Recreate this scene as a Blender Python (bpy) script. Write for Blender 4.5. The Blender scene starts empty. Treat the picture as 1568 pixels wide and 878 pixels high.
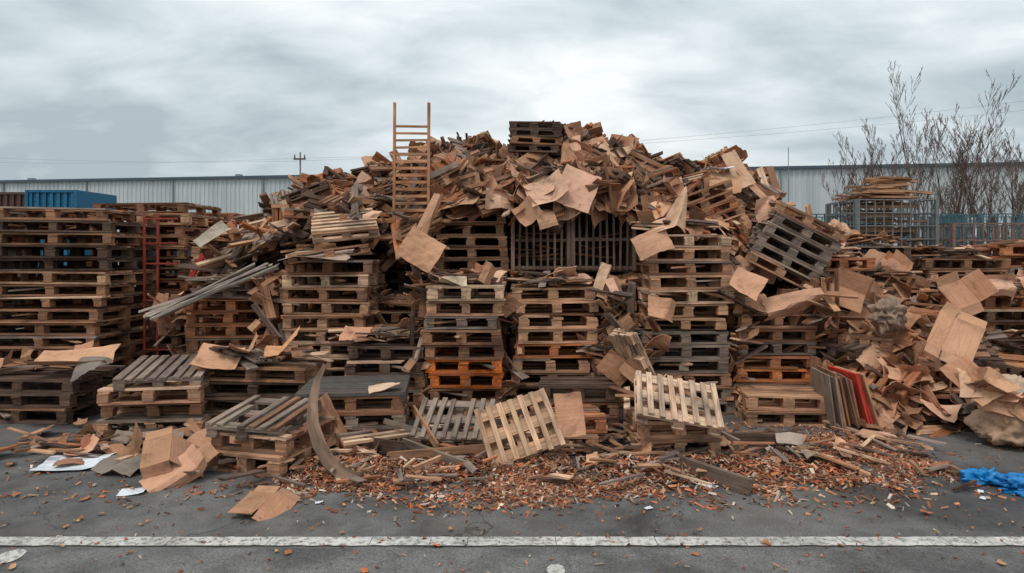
import bpy, math, random
import numpy as np
from mathutils import Vector
import mathutils.noise as mn
random.seed(11); rng=np.random.default_rng(7)
scene=bpy.context.scene
U=random.uniform
# ------------------------------------------------------------ math
def Rx(a): a=math.radians(a); c,s=math.cos(a),math.sin(a); return np.array([[1,0,0],[0,c,-s],[0,s,c]])
def Ry(a): a=math.radians(a); c,s=math.cos(a),math.sin(a); return np.array([[c,0,s],[0,1,0],[-s,0,c]])
def Rz(a): a=math.radians(a); c,s=math.cos(a),math.sin(a); return np.array([[c,-s,0],[s,c,0],[0,0,1]])
I3=np.eye(3)
# ------------------------------------------------------------ node helpers
def newmat(name):
    m=bpy.data.materials.new(name); m.use_nodes=True
    nt=m.node_tree; b=nt.nodes['Principled BSDF']; return m,nt,b
def N(nt,t,**k):
    n=nt.nodes.new(t)
    for a,v in k.items(): setattr(n,a,v)
    return n
def ramp(nt,fac,stops):
    r=N(nt,'ShaderNodeValToRGB'); e=r.color_ramp.elements
    while len(e)<len(stops): e.new(0.5)
    for i,(p,c) in enumerate(stops):
        e[i].position=p; e[i].color=(c,c,c,1) if not isinstance(c,tuple) else (*c,1)
    nt.links.new(fac,r.inputs[0]); return r.outputs[0]
def noise(nt,vec,scale,detail=4,rough=.55,dist=0):
    n=N(nt,'ShaderNodeTexNoise'); n.inputs['Scale'].default_value=scale; n.inputs['Detail'].default_value=detail
    n.inputs['Roughness'].default_value=rough; n.inputs['Distortion'].default_value=dist
    if vec is not None: nt.links.new(vec,n.inputs['Vector'])
    return n.outputs['Fac']
def mixc(nt,a,b,fac,mode='MIX'):
    m=N(nt,'ShaderNodeMix',data_type='RGBA',blend_type=mode)
    for s,v in ((m.inputs[0],fac),(m.inputs[6],a),(m.inputs[7],b)):
        if isinstance(v,(int,float)): s.default_value=v
        elif isinstance(v,tuple): s.default_value=(*v,1)
        else: nt.links.new(v,s)
    return m.outputs[2]
def mapping(nt,vec,sc):
    m=N(nt,'ShaderNodeMapping'); m.inputs['Scale'].default_value=sc; nt.links.new(vec,m.inputs[0]); return m.outputs[0]
def bump(nt,b,h,strength,dist):
    n=N(nt,'ShaderNodeBump'); n.inputs['Strength'].default_value=strength; n.inputs['Distance'].default_value=dist
    nt.links.new(h,n.inputs['Height']); nt.links.new(n.outputs[0],b.inputs['Normal'])
def attr(nt,name): return N(nt,'ShaderNodeAttribute',attribute_name=name)
def objpos(nt): return N(nt,'ShaderNodeNewGeometry').outputs['Position']

def mat_wood():
    m,nt,b=newmat('weathered_wood')
    loc=attr(nt,'loc').outputs['Vector']; col=attr(nt,'col').outputs['Color']
    g=noise(nt,mapping(nt,loc,(2.5,38,38)),1.0,3,.6,.6)
    c=mixc(nt,col,ramp(nt,g,[(.28,.42),(.5,.97),(.72,1.3)]),1.0,'MULTIPLY')
    st=noise(nt,objpos(nt),2.2,3,.65)
    c=mixc(nt,c,ramp(nt,st,[(.3,.42),(.5,.92),(.7,1.15)]),1.0,'MULTIPLY')
    gf=ramp(nt,noise(nt,loc,4.5,3,.6),[(.5,0.),(.7,.45)])
    c=mixc(nt,c,(.155,.12,.10),gf)
    nt.links.new(c,b.inputs['Base Color']); b.inputs['Roughness'].default_value=.88
    b.inputs['Specular IOR Level'].default_value=.15
    return m
def mat_card():
    m,nt,b=newmat('corrugated_cardboard')
    loc=attr(nt,'loc').outputs['Vector']; col=attr(nt,'col').outputs['Color']
    g=noise(nt,mapping(nt,loc,(3,60,3)),1.0,2,.5,.1)
    c=mixc(nt,col,ramp(nt,g,[(.3,.88),(.7,1.06)]),1.0,'MULTIPLY')
    st=noise(nt,loc,4,5,.65,.4)
    c=mixc(nt,c,ramp(nt,st,[(.3,.5),(.45,.9),(.7,1.08)]),1.0,'MULTIPLY')
    vo=N(nt,'ShaderNodeTexVoronoi',feature='DISTANCE_TO_EDGE'); vo.inputs['Scale'].default_value=2.4; nt.links.new(loc,vo.inputs['Vector'])
    c=mixc(nt,c,ramp(nt,vo.outputs['Distance'],[(.0,.78),(.015,1.)]),.6,'MULTIPLY')
    nt.links.new(c,b.inputs['Base Color']); b.inputs['Roughness'].default_value=.85
    b.inputs['Specular IOR Level'].default_value=.15
    bump(nt,b,st,.6,.04); return m
def mat_attr(name,rough=.5,metal=0,spec=.4):
    m,nt,b=newmat(name); loc=attr(nt,'loc').outputs['Vector']; col=attr(nt,'col').outputs['Color']
    g=noise(nt,loc,14,4,.65)
    c=mixc(nt,col,ramp(nt,g,[(.3,.6),(.5,.95),(.75,1.12)]),1.0,'MULTIPLY')
    nt.links.new(c,b.inputs['Base Color']); b.inputs['Roughness'].default_value=rough
    b.inputs['Metallic'].default_value=metal; b.inputs['Specular IOR Level'].default_value=spec
    return m
WOOD=mat_wood(); CARD=mat_card(); METAL=mat_attr('painted_steel',.5,.2); PLAST=mat_attr('scuffed_plastic',.45)
BARK=mat_attr('bark',.9); PAPER=mat_attr('paper',.75)
MATS=[WOOD,CARD,METAL,PLAST,BARK,PAPER]

# ------------------------------------------------------------ mesh builder
T8=np.array([[x,y,z] for x in (-.5,.5) for y in (-.5,.5) for z in (-.5,.5)])
F6=[(0,1,3,2),(4,6,7,5),(0,4,5,1),(2,3,7,6),(0,2,6,4),(1,5,7,3)]
class MB:
    def __init__(s): s.v=[];s.f=[];s.c=[];s.l=[];s.m=[];s.n=0;s.sm=[]
    def raw(s,V,F,col,mat=0,loc=None,smooth=False):
        V=np.asarray(V,float)
        s.v.append(V); s.f+= [tuple(i+s.n for i in f) for f in F]
        s.c.append(np.tile([*col,1.],(len(V),1)))
        s.l.append((V if loc is None else np.asarray(loc))+rng.uniform(0,50,3))
        s.m+=[mat]*len(F); s.sm+=[smooth]*len(F); s.n+=len(V)
    def box(s,c,size,R=I3,col=(.3,.2,.1),mat=0,jit=.0015,broken=False):
        size=np.asarray(size,float); L=T8*size
        o=np.argsort(-size,kind='stable')
        if jit: L=L+rng.uniform(-jit,jit,(8,3))
        if broken:
            a=o[0]; L[:,a]+=np.sign(L[:,a])*rng.uniform(-.5,0.1,8)*size[o[1]]*1.3
        s.raw(L@R.T+np.asarray(c),F6,col,mat,L[:,o])
    def tube(s,p0,p1,r0,r1,col,mat=2,k=5):
        p0=np.asarray(p0,float);p1=np.asarray(p1,float);d=p1-p0;Ln=np.linalg.norm(d);d/=max(Ln,1e-6)
        a=np.cross(d,[0,0,1.]) if abs(d[2])<.9 else np.cross(d,[1.,0,0]); a/=np.linalg.norm(a); b=np.cross(d,a)
        th=np.arange(k)*2*math.pi/k
        ring=np.outer(np.cos(th),a)+np.outer(np.sin(th),b)
        V=np.vstack([p0+ring*r0,p1+ring*r1]); F=[(i,(i+1)%k,k+(i+1)%k,k+i) for i in range(k)]
        F+=[tuple(range(k))[::-1],tuple(range(k,2*k))]
        s.raw(V,F,col,mat,V,True)
    def build(s,name,parent=None,origin=None):
        V=np.vstack(s.v)
        if origin is None:
            origin=np.array([V[:,0].mean(),V[:,1].mean(),V[:,2].min()])
        me=bpy.data.meshes.new(name); me.from_pydata((V-origin).tolist(),[],s.f)
        a=me.attributes.new('col','FLOAT_COLOR','POINT'); a.data.foreach_set('color',np.vstack(s.c).astype(np.float32).ravel())
        a=me.attributes.new('loc','FLOAT_VECTOR','POINT'); a.data.foreach_set('vector',np.vstack(s.l).astype(np.float32).ravel())
        used=sorted(set(s.m))
        for u in used: me.materials.append(MATS[u])
        mp={u:i for i,u in enumerate(used)}
        me.polygons.foreach_set('material_index',[mp[i] for i in s.m])
        me.polygons.foreach_set('use_smooth',s.sm)
        me.update()
        ob=bpy.data.objects.new(name,me); scene.collection.objects.link(ob); ob.location=origin
        if parent: ob.parent=parent
        return ob
def jc(c,a=.15,h=.04):
    k=1+U(-a,a); return tuple(max(.005,x*k*(1+U(-h,h))) for x in c)
TAN=(.50,.272,.160);BRN=(.30,.148,.084);RED=(.42,.165,.078);GRY=(.265,.195,.155);DRK=(.11,.066,.047);PALE=(.62,.40,.265);ORG=(.74,.19,.04)
CB=(.58,.315,.195);CB2=(.45,.23,.135);CB3=(.69,.415,.275);CB4=(.31,.155,.09);CBG=(.38,.30,.25)
NORM=[TAN,TAN,BRN,BRN,RED,GRY,TAN,TAN]; DARK=[BRN,DRK,BRN,BRN,RED,GRY]; LIGHT=[TAN,TAN,PALE,TAN,BRN,RED]
def pick(p): return random.choice(p)
# ------------------------------------------------------------ pallet
def pallet(mb,o,R,w=.8,d=1.1,h=.145,col=TAN,miss=.06,nb=6,solid=False,mat=0,fill=.70):
    o=np.asarray(o,float); t=.022; bh=h-3*t
    def B(c,s,cc,br=False): mb.box(R@np.array(c)+o,s,R@Rz(U(-.8,.8)),cc,mat,.003,br)
    bw=d/nb*(.98 if solid else fill)
    for i in range(nb):
        if i and random.random()<miss: continue
        y=-d/2+bw/2+i*(d-bw)/(nb-1)
        cc=jc(col,.28)
        if random.random()<.18: cc=jc(pick([GRY,BRN,PALE]),.2)
        if random.random()<miss*.8:
            f=U(.4,.8); B((-w/2*(1-f),y,h-t/2),(w*f,bw,t),cc,True)
        else: B((U(-.01,.01),y+U(-.004,.004),h-t/2+U(-.002,.002)),(w+U(-.02,.01),bw,t*U(.85,1.1)),cc)
    xs=(-w/2+.055,0,w/2-.055)
    for x in xs: B((x,0,h-1.5*t-.001),(.1,d,t*.96),jc(col,.25))
    for x in xs:
        for y in (-d/2+.05,0,d/2-.05):
            B((x+U(-.012,.012),y+U(-.004,.004),t+bh/2),(.1*U(.85,1.1),.095,bh*.98),jc(col,.35))
    for y in (-d/2+.05,0,d/2-.05):
        if random.random()<miss*.9: continue
        if random.random()<miss*.8: f=U(.45,.8); B((-w/2*(1-f),y,t/2),(w*f,.095,t*.96),jc(col,.25),True)
        else: B((U(-.01,.01),y,t/2),(w+U(-.02,.01),.095,t*.96),jc(col,.28))
def stack(xc,yf,w,d,n,rot=0,pal=NORM,h=.145,z0=0,lean=(0,0),special={},name='wooden_pallet_stack',jit=.032,miss=.09):
    mb=MB(); z=z0; base=pick(pal); dx=0;dr=0
    for i in range(n):
        col=special.get(i) or (pick(pal) if random.random()<.6 else base)
        hh=h*U(.92,1.04); ww=w*U(.92,1.03)
        dx=dx*.8+U(-jit,jit); dr=dr*.7+U(-3,3)
        o=(xc+dx+lean[0]*i,yf+d/2+U(-jit,jit)+lean[1]*i,z)
        pallet(mb,o,Rz(rot+dr)@Ry(U(-.8,.8)),ww,d*U(.94,1),hh,col,miss,nb=random.choice([5,6,7]))
        z+=hh+.004
        if random.random()<.15 and i<n-1:
            mb.box((o[0],o[1]-.02,z+.003),(ww*1.0,d,.006),Rz(rot+dr),jc(CB2,.2),1,.004); z+=.009
        if random.random()<.35 and i<n-1:
            mb.box((o[0]+U(-.3,.3)*ww,yf+U(.02,.12),z-.06),(U(.3,.6),.05,.016),Rz(rot+U(-60,60))@Ry(U(-5,5)),jc(pick([GRY,TAN,BRN]),.25),0,.003,True)
    mb.build(name); return z
def bundle(mb,c,R,n,L,w,cols,gap=1.2,fan=3,t=.02):
    c=np.asarray(c,float); col=pick(cols)
    for i in range(n):
        mb.box(c+R@np.array([U(-.05,.05)*L,(i-n/2)*w*gap,U(-.01,.01)]),(L*U(.8,1.05),w,t),R@Rz(U(-fan,fan))@Rx(U(-6,6)),jc(col,.25),0,.003,random.random()<.4)
    for s in (-.35,.35):
        mb.box(c+R@np.array([s*L,0,-t*1.2]),(.06,n*w*gap,t),R,jc(col,.2),0,.003)
# ------------------------------------------------------------ cardboard
def sheet(mb,c,a,b,R,col=CB,bend=None,fold=None,mat=1,nx=9,ny=7,torn=.03,th=.005,crump=.004,corner=True):
    c=np.asarray(c,float)
    if bend is None: bend=U(-.55,.55)
    us=np.linspace(-.5,.5,nx)
    if fold is None: fold=(U(-.3,.3),U(-85,85)) if random.random()<.55 else (0,0)
    k=int(np.argmin(abs(us-fold[0]))); us[k]=fold[0]
    vs=np.linspace(-.5,.5,ny); P=np.zeros((nx,ny,3)); A=math.radians(fold[1])
    ph=U(0,6.3); b2=U(-.25,.25); cn=[]
    if corner:
        for _ in range(random.choice([0,1,2,2])):
            an=U(0,6.28); cn.append((math.cos(an),math.sin(an),U(.05,.3),U(-1.2,1.2)))
    for i,u in enumerate(us):
        for j,v in enumerate(vs):
            x=u*a; y=v*b
            if i in(0,nx-1): x+=U(-torn,torn)*a*1.0
            if j in(0,ny-1): y+=U(-torn,torn)*b*1.0
            z=bend*a*((u)**2-.08)+b2*b*(v*v)+.02*a*math.sin(5*v+ph+3*u)+U(-crump,crump)
            for (cx_,cy_,t_,k_) in cn:
                e=u*cx_+v*cy_-t_
                if e>0: z+=e*k_*a; x-=cx_*e*abs(k_)*a*.35; y-=cy_*e*abs(k_)*a*.35
            if u>us[k]:
                e=x-us[k]*a; x=us[k]*a+e*math.cos(A); z+=e*math.sin(A)
            P[i,j]=(x,y,z)
    top=P.reshape(-1,3); bot=top-np.array([0,0,th]); n=nx*ny
    F=[];id=lambda i,j:i*ny+j
    for i in range(nx-1):
        for j in range(ny-1):
            F.append((id(i,j),id(i+1,j),id(i+1,j+1),id(i,j+1))); F.append((n+id(i,j),n+id(i,j+1),n+id(i+1,j+1),n+id(i+1,j)))
    for i in range(nx-1):
        F.append((id(i,0),n+id(i,0),n+id(i+1,0),id(i+1,0))); F.append((id(i,ny-1),id(i+1,ny-1),n+id(i+1,ny-1),n+id(i,ny-1)))
    for j in range(ny-1):
        F.append((id(0,j),id(0,j+1),n+id(0,j+1),n+id(0,j))); F.append((id(nx-1,j),n+id(nx-1,j),n+id(nx-1,j+1),id(nx-1,j+1)))
    V=np.vstack([top,bot]); mb.raw(V@R.T+c,F,col,mat,V)
def carton(mb,c,R,panels,hgt,angs,col,flap=.12,fa=None):
    p=np.asarray(c,float); th=.005
    for i,w in enumerate(panels):
        cc=jc(col,.12)
        mb.box(p+R@np.array([w/2,0,0]),(w-.002,hgt,th),R,cc,1,.003)
        for sgn in (-1,1):
            if random.random()<.85:
                fang=U(-150,60) if fa is None else fa+U(-20,20)
                F=R@Rx(sgn*fang)
                q=p+R@np.array([w/2,sgn*hgt/2,0])+F@np.array([0,sgn*flap/2,0])
                mb.box(q,(w-.012,flap,th),F,jc(col,.15),1,.004)
        p=p+R@np.array([w,0,0]); R=R@Ry(-angs[i%len(angs)])
def faceR(yaw,tilt,roll): return Rz(yaw)@Rx(90-tilt)@Rz(roll)

# ------------------------------------------------------------ GROUND
def plane(name,x0,x1,y0,y1,z,mat,nx=1):
    me=bpy.data.meshes.new(name); xs=np.linspace(x0,x1,nx+1)
    V=[(x,y,0) for x in xs for y in (y0,y1)]
    me.from_pydata(V,[],[(2*i,2*i+2,2*i+3,2*i+1) for i in range(nx)]); me.materials.append(mat)
    ob=bpy.data.objects.new(name,me); ob.location=(0,0,z); scene.collection.objects.link(ob); return ob
def cracks(nt,P,c,scale,width,amt):
    vo=N(nt,'ShaderNodeTexVoronoi',feature='DISTANCE_TO_EDGE'); vo.inputs['Scale'].default_value=scale
    dv=N(nt,'ShaderNodeVectorMath',operation='ADD'); nz=N(nt,'ShaderNodeTexNoise'); nz.inputs['Scale'].default_value=2.5; nz.inputs['Detail'].default_value=5
    nt.links.new(P,nz.inputs['Vector']); nt.links.new(P,dv.inputs[0]); nt.links.new(nz.outputs['Color'],dv.inputs[1]); nt.links.new(dv.outputs[0],vo.inputs['Vector'])
    return mixc(nt,c,ramp(nt,vo.outputs['Distance'],[(0.,.3),(width,1.)]),amt,'MULTIPLY')
m,nt,b=newmat('asphalt'); P=objpos(nt)
fine=noise(nt,P,90,4,.75); mid=noise(nt,P,6,6,.65); big=noise(nt,P,.8,6,.62,.5)
c=mixc(nt,(.080,.077,.074),(.185,.176,.168),ramp(nt,fine,[(.38,0.),(.66,1.)]))
c=mixc(nt,c,ramp(nt,mid,[(.34,.72),(.6,1.1)]),1.,'MULTIPLY')
c=mixc(nt,c,ramp(nt,big,[(.38,.36),(.46,.72),(.58,1.1)]),1.,'MULTIPLY')
c=mixc(nt,c,(.12,.093,.074),ramp(nt,noise(nt,P,1.7,5,.7),[(.48,0.),(.66,.5)]))
c=mixc(nt,c,(.32,.30,.27),ramp(nt,noise(nt,P,38,3,.8),[(.68,0.),(.72,.7)]))
c=cracks(nt,P,c,.55,.008,.8)
nt.links.new(c,b.inputs['Base Color'])
nt.links.new(ramp(nt,big,[(.36,.38),(.5,.85)]),b.inputs['Roughness'])
bump(nt,b,fine,.7,.008)
plane('ground',-400,400,-300,500,0,m)
m,nt,b=newmat('road_asphalt'); P=objpos(nt)
fine=noise(nt,P,90,4,.75); mid=noise(nt,P,5,6,.65)
c=mixc(nt,(.085,.081,.077),(.23,.22,.21),ramp(nt,fine,[(.37,0.),(.66,1.)]))
c=mixc(nt,c,ramp(nt,mid,[(.3,.7),(.6,1.08)]),1.,'MULTIPLY')
c=mixc(nt,c,ramp(nt,noise(nt,P,1.1,5,.6,.4),[(.38,.5),(.5,1.)]),1.,'MULTIPLY')
c=cracks(nt,P,c,.8,.007,.6)
nt.links.new(c,b.inputs['Base Color']); b.inputs['Roughness'].default_value=.8; bump(nt,b,fine,.7,.008)
plane('road',-60,60,-6,3.73,.004,m)
m,nt,b=newmat('worn_white_paint'); P=objpos(nt)
w1=noise(nt,P,26,6,.78)
c=mixc(nt,(.20,.185,.17),(.60,.57,.53),ramp(nt,w1,[(.40,0.),(.52,1.)]))
c=mixc(nt,c,ramp(nt,noise(nt,P,3,5,.6),[(.3,.55),(.6,1.)]),1.,'MULTIPLY')
nt.links.new(c,b.inputs['Base Color']); b.inputs['Roughness'].default_value=.7
PAINT=m
me=bpy.data.meshes.new('road_line'); V=[];F=[]; x=-30
while x<30:
    L=U(.5,.62); k=len(V); s=lambda: U(-.005,.005)
    n=12
    for i in range(n+1):
        xx=x+(L-.004)*i/n; V+=[(xx,3.758+s(),0),(xx,3.872+s(),0)]
    for i in range(n): F.append((k+2*i,k+2*i+2,k+2*i+3,k+2*i+1))
    x+=L
me.from_pydata(V,[],F); me.materials.append(PAINT); ob=bpy.data.objects.new('road_line',me); ob.location=(0,0,.008); scene.collection.objects.link(ob)
for (x,y,r) in ((-2.79,3.62,.075),(.235,3.47,.05)):
    me=bpy.data.meshes.new('painted_road_mark'); V=[(r*math.cos(t)*U(.9,1.05),r*1.3*math.sin(t)*U(.9,1.05),0) for t in np.linspace(0,2*math.pi,20)[:-1]]
    me.from_pydata(V,[],[tuple(range(19))]); me.materials.append(PAINT); ob=bpy.data.objects.new('painted_road_mark',me); ob.location=(x,y,.0085); scene.collection.objects.link(ob)

# ------------------------------------------------------------ STACKS
A=stack
A(-5.28,7.4,1.3,1.2,15,2,[BRN,TAN,BRN,DRK,BRN])
A(-6.7,7.5,1.25,1.2,15,-2,DARK)
A(-5.0,8.75,1.25,1.2,16,-1,[BRN,TAN,BRN,RED])
A(-6.4,8.9,1.25,1.2,15,2,DARK)
A(-5.1,10.6,1.2,1.0,16,0,NORM); A(-4.05,10.7,.95,1.0,16,3,LIGHT)
A(-3.3,10.2,.9,1.0,15,0,NORM)
A(-4.85,6.45,1.15,.85,3,-3,[BRN,DRK,DRK])
A(-5.6,6.6,1.0,.7,2,5,[DRK,BRN])
A(-3.15,7.2,1.0,.95,8,1,LIGHT)
A(-3.6,8.45,1.05,1.1,12,-3,NORM)
A(-2.04,7.0,.93,1.0,11,-1,LIGHT)
A(-2.5,8.2,1.1,1.1,13,2,DARK)
A(-1.35,7.35,.72,.7,7,2,NORM)
A(-1.38,8.15,.78,1.0,10,-2,[DRK,BRN,GRY])
A(-1.36,6.58,.82,.72,5,1,[BRN,DRK,TAN])
A(-3.38,6.02,.92,.85,3,7,[TAN,GRY,BRN],jit=.03)
A(-2.5,6.28,1.15,.66,4,-3,[GRY,BRN,DRK,DRK])
A(-1.98,4.98,.72,.72,2,-16,[TAN,BRN])
A(-.49,6.6,.79,1.1,9,-1,[TAN,GRY,BRN,DRK],special={3:ORG,2:(.64,.16,.035),8:PALE,7:TAN})
A(-.5,7.8,.88,1.1,15,1,NORM,special={14:TAN,13:TAN,12:TAN})
A(.45,6.8,.86,1.0,9,2,[BRN,TAN,DRK,GRY],special={4:(.56,.19,.07)})
A(.36,7.95,.75,.95,10,0,DARK); A(1.12,7.95,.72,.95,10,2,DARK)
A(1.14,7.35,.6,.58,8,4,DARK)
A(.98,6.6,.3,.6,4,6,DARK)
z=A(1.82,6.75,.92,1.05,6,2,[BRN,DRK,TAN,GRY]); A(1.86,6.8,.90,1.05,7,-1,LIGHT,z0=z,jit=.02)
A(2.77,6.95,.9,.9,7,1,[TAN,BRN,BRN,GRY],special={3:RED,2:(.60,.21,.07)}); A(2.72,6.3,.8,.6,2,-1,[TAN,PALE])
A(2.0,7.95,.95,1.0,12,2,DARK); A(2.95,7.95,.9,1.0,11,-2,DARK)
A(3.75,7.6,.8,1.0,11,3,[DRK,BRN,DRK,RED])
A(4.75,8.5,1.0,1.0,12,-2,DARK); A(5.9,8.5,1.1,1.0,11,2,NORM); A(7.1,8.6,1.1,1.0,12,0,DARK)
A(5.45,7.35,1.0,.9,8,-5,[DRK,BRN,RED]); A(6.6,7.3,1.05,1.0,9,3,NORM); A(4.5,7.7,.7,.7,9,6,DARK)
A(4.9,6.9,.9,.6,4,8,DARK); A(5.75,6.4,1.0,.8,5,-4,[BRN,DRK,TAN])
for i in range(7): A(-2.9+i*.98,9.3,.9,1.0,int(12+3*math.exp(-((i-3)/2)**2)),U(-3,3),DARK)
A(.42,5.5,.62,.6,1,0,[TAN],jit=.01); A(.5,5.52,.58,.6,1,6,[RED],z0=.147)
A(1.35,5.42,.68,.6,2,2,[TAN,BRN,RED],h=.14)
A(.62,6.15,.72,.5,3,-2,[BRN,DRK])
def lone(c,R,w,d,col,nb=7,miss=.03,mat=0,fill=.5):
    mb=MB(); pallet(mb,c,R,w,d,.11,col,miss,nb,False,mat,fill); mb.build('wooden_pallet')
LT=(.54,.33,.205)
lone((.06,5.3,.24),Rz(8)@Ry(-17)@Rx(52)@Rz(90),.5,.60,LT,7,fill=.48)
lone((1.36,5.45,.40),Rz(-4)@Ry(9)@Rx(30)@Rz(90),.52,.68,(.60,.41,.29),8,0,fill=.5)
lone((-.5,5.72,.16),Rz(-6)@Rx(22)@Rz(90),.56,.66,GRY,8)
lone((1.14,6.3,.62),Rz(25)@Ry(62),.62,.35,PALE,6)
lone((-2.0,5.32,.30),Rz(-14)@Rx(8)@Rz(90),.64,.64,GRY,7,fill=.62)
lone((-3.36,6.42,.47),Rz(12)@Rx(7)@Rz(90),.78,.75,GRY,8,fill=.7)
lone((-2.03,7.3,1.62),Rz(15)@Ry(-8),.85,.7,BRN,7)
lone((-3.1,7.55,1.24),Rz(-8)@Rx(10),.85,.7,GRY,7)
lone((-1.92,7.5,1.95),Rz(16)@Ry(-6)@Rx(26),.72,.6,PALE,7)
lone((-1.2,5.6,.06),Rz(30)@Rx(5),.6,.4,BRN,5,.3)
mb=MB(); R=Rz(6)
for i in range(3): pallet(mb,(-1.44,6.05,i*.147),R,.92,.78,.145,[BRN,GRY,BRN][i],0,6)
for i in range(9): mb.box(R@np.array([0,-.36+i*.09,0])+np.array([-1.44,6.05,.458]),(.94,.084,.03),R,jc((.10,.088,.08),.1),3)
for s in(-1,1): mb.box(R@np.array([s*.45,0,-.02])+np.array([-1.44,6.05,.447]),(.05,.8,.03),R,(.06,.055,.05),3)
mb.build('plastic_topped_pallet_stack')
mb=MB(); R=Ry(27)@Rx(8)@Rz(-6)
for i in range(6): pallet(mb,np.array([3.0,7.65,1.46])+R@np.array([U(-.03,.03),0,i*.125]),R@Rz(U(-5,5)),.78,.9,.12,pick([TAN,GRY,BRN]),.05,9,fill=.6)
mb.build('wooden_pallet_stack')
mb=MB(); R=Ry(-20)@Rz(6)
for i in range(4): pallet(mb,np.array([2.35,8.0,2.0])+R@np.array([0,0,i*.11]),R@Rz(U(-8,8)),.7,.8,.11,pick([TAN,RED,BRN]),.05,8)
mb.build('wooden_pallet_stack')
# ------------------------------------------------------------ slatted crates
def slat_crate(x,y,z,w,d,h,n,col,mat=0,t=.026,name='slatted_crate',rails=3):
    mb=MB()
    for yy in (y,y+d):
        for i in range(n): mb.box((x-w/2+i*w/(n-1),yy,z+h/2),(t,t*.6,h),Ry(U(-1,1)),jc(col,.4),mat)
        for k in range(rails): mb.box((x,yy+(.017 if yy==y else -.017),z+.03+k*(h-.06)/(rails-1)),(w+.03,.014,t*1.3),I3,jc(col,.3),mat)
    for xx in (x-w/2,x+w/2):
        for i in range(1,7): mb.box((xx,y+i*d/7,z+h/2),(t*.6,t,h),I3,jc(col,.3),mat)
        for k in range(rails): mb.box((xx,y+d/2,z+.03+k*(h-.06)/(rails-1)),(.012,d-.04,t*1.3),I3,jc(col,.3),mat)
        for yy in (y,y+d): mb.box((xx,yy,z+h/2),(.045,.045,h+.02),I3,jc(col,.2),mat)
    for i in range(6): mb.box((x,y+.05+i*(d-.1)/5,z+.008),(w,.06,.014),I3,jc(BRN,.2),0)
    for i in range(14): mb.box((x+U(-w/4,w/4),y+d/2+U(-.1,.2),z+.05+U(0,h*.6)),(w*U(.4,.8),.09,.02),Rz(U(-40,40))@Ry(U(-14,14)),jc(pick(DARK),.2),0)
    mb.box((x,y+d*.6,z+h/2),(w-.06,.02,h-.04),I3,(.03,.024,.02),0)  # near-black panel added inside, paints the dark interior behind the slats
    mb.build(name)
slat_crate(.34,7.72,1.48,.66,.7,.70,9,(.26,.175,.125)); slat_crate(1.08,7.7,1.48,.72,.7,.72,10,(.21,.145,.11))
mb=MB()
for i in range(15): mb.box((-2.87+i*.063,7.95,2.10),(.045,.02,.27),I3,jc(RED,.3))
for z in (1.96,2.25): mb.box((-2.43,7.93,z),(.98,.02,.04),I3,jc(TAN,.2))
for i in range(8): mb.box((-2.43,8.0+i*.1,2.27),(.98,.07,.02),I3,jc(BRN,.2))
for x in (-2.9,-1.96): mb.box((x,8.3,2.10),(.03,.75,.3),I3,jc(BRN,.2))
mb.build('slatted_crate')

# ------------------------------------------------------------ HEAP
cx=[-4.2,-3.4,-3.0,-2.5,-1.6,-.92,-.5,-.15,.2,.55,.8,1.2,1.64,1.9,2.1,2.5,2.96,3.4,3.8,4.3]
cz=[1.4,2.15,2.38,2.55,2.76,3.05,3.1,2.95,2.98,3.0,3.1,3.06,3.0,2.75,2.72,2.74,2.84,2.45,2.0,1.3]
fx=[-4.2,-3,-2,-1.2,-.5,.3,1.2,2,2.8,3.4,4.2]; fz=[1.1,1.75,1.9,1.75,2.2,2.25,2.25,2.0,1.6,1.4,1.1]
def H(x,y):
    c=np.interp(x,cx,cz); f=np.interp(x,fx,fz)
    if y<7.6: return f
    if y<8.9:
        t=(y-7.6)/1.3; t=t**.85; return f+(c-f)*t+.12*mn.noise((x*1.9,y*1.9,3.1))
    return max(.1,c-(y-8.9)*.9)
def slope(x,y):
    e=.15; gx=(H(x+e,y)-H(x-e,y))/(2*e); gy=(H(x,y+e)-H(x,y-e))/(2*e); return gx,gy
def surfR(x,y,k=.8):
    gx,gy=slope(x,y); return Ry(-math.degrees(math.atan(gx*k)))@Rx(math.degrees(math.atan(gy*k)))
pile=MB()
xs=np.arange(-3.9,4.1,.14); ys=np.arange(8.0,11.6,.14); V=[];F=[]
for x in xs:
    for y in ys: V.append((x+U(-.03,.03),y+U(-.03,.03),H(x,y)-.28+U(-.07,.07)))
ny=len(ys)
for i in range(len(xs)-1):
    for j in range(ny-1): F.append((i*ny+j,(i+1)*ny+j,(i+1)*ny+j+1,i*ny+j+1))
pile.raw(V,F,(.035,.022,.016),0)  # dark core added under the boards, gap shade put into its colour
def pos(y0=7.65,y1=9.5,x0=-3.6,x1=3.9): return U(x0,x1),U(y0,y1)
HP=[TAN,TAN,BRN,BRN,GRY,DRK,DRK,RED,PALE,DRK]
for i in range(900):
    x,y=pos(); L=U(.25,.95); w=pick([.05,.07,.09,.1,.12])
    R=surfR(x,y)@Rz(random.gauss(0,55))@Ry(random.gauss(0,20))@Rx(random.gauss(0,26))
    pile.box((x,y,H(x,y)-.05+U(-.1,.12)),(L,w,U(.014,.026)),R,jc(pick(HP),.3),0,.003,random.random()<.6)
cl=lambda s,m: max(-m,min(m,random.gauss(0,s)))
for i in range(100):
    x,y=pos(7.75,9.0,-2.9,3.3)
    R=surfR(x,y)@Rz(random.gauss(0,50))@Ry(cl(22,38))@Rx(cl(22,38))
    bundle(pile,(x,y,H(x,y)+U(-.04,.12)),R,random.randint(4,9),U(.35,.75),U(.025,.07),[TAN,BRN,GRY,DRK,RED],U(1.15,1.6),U(1,6))
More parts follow.
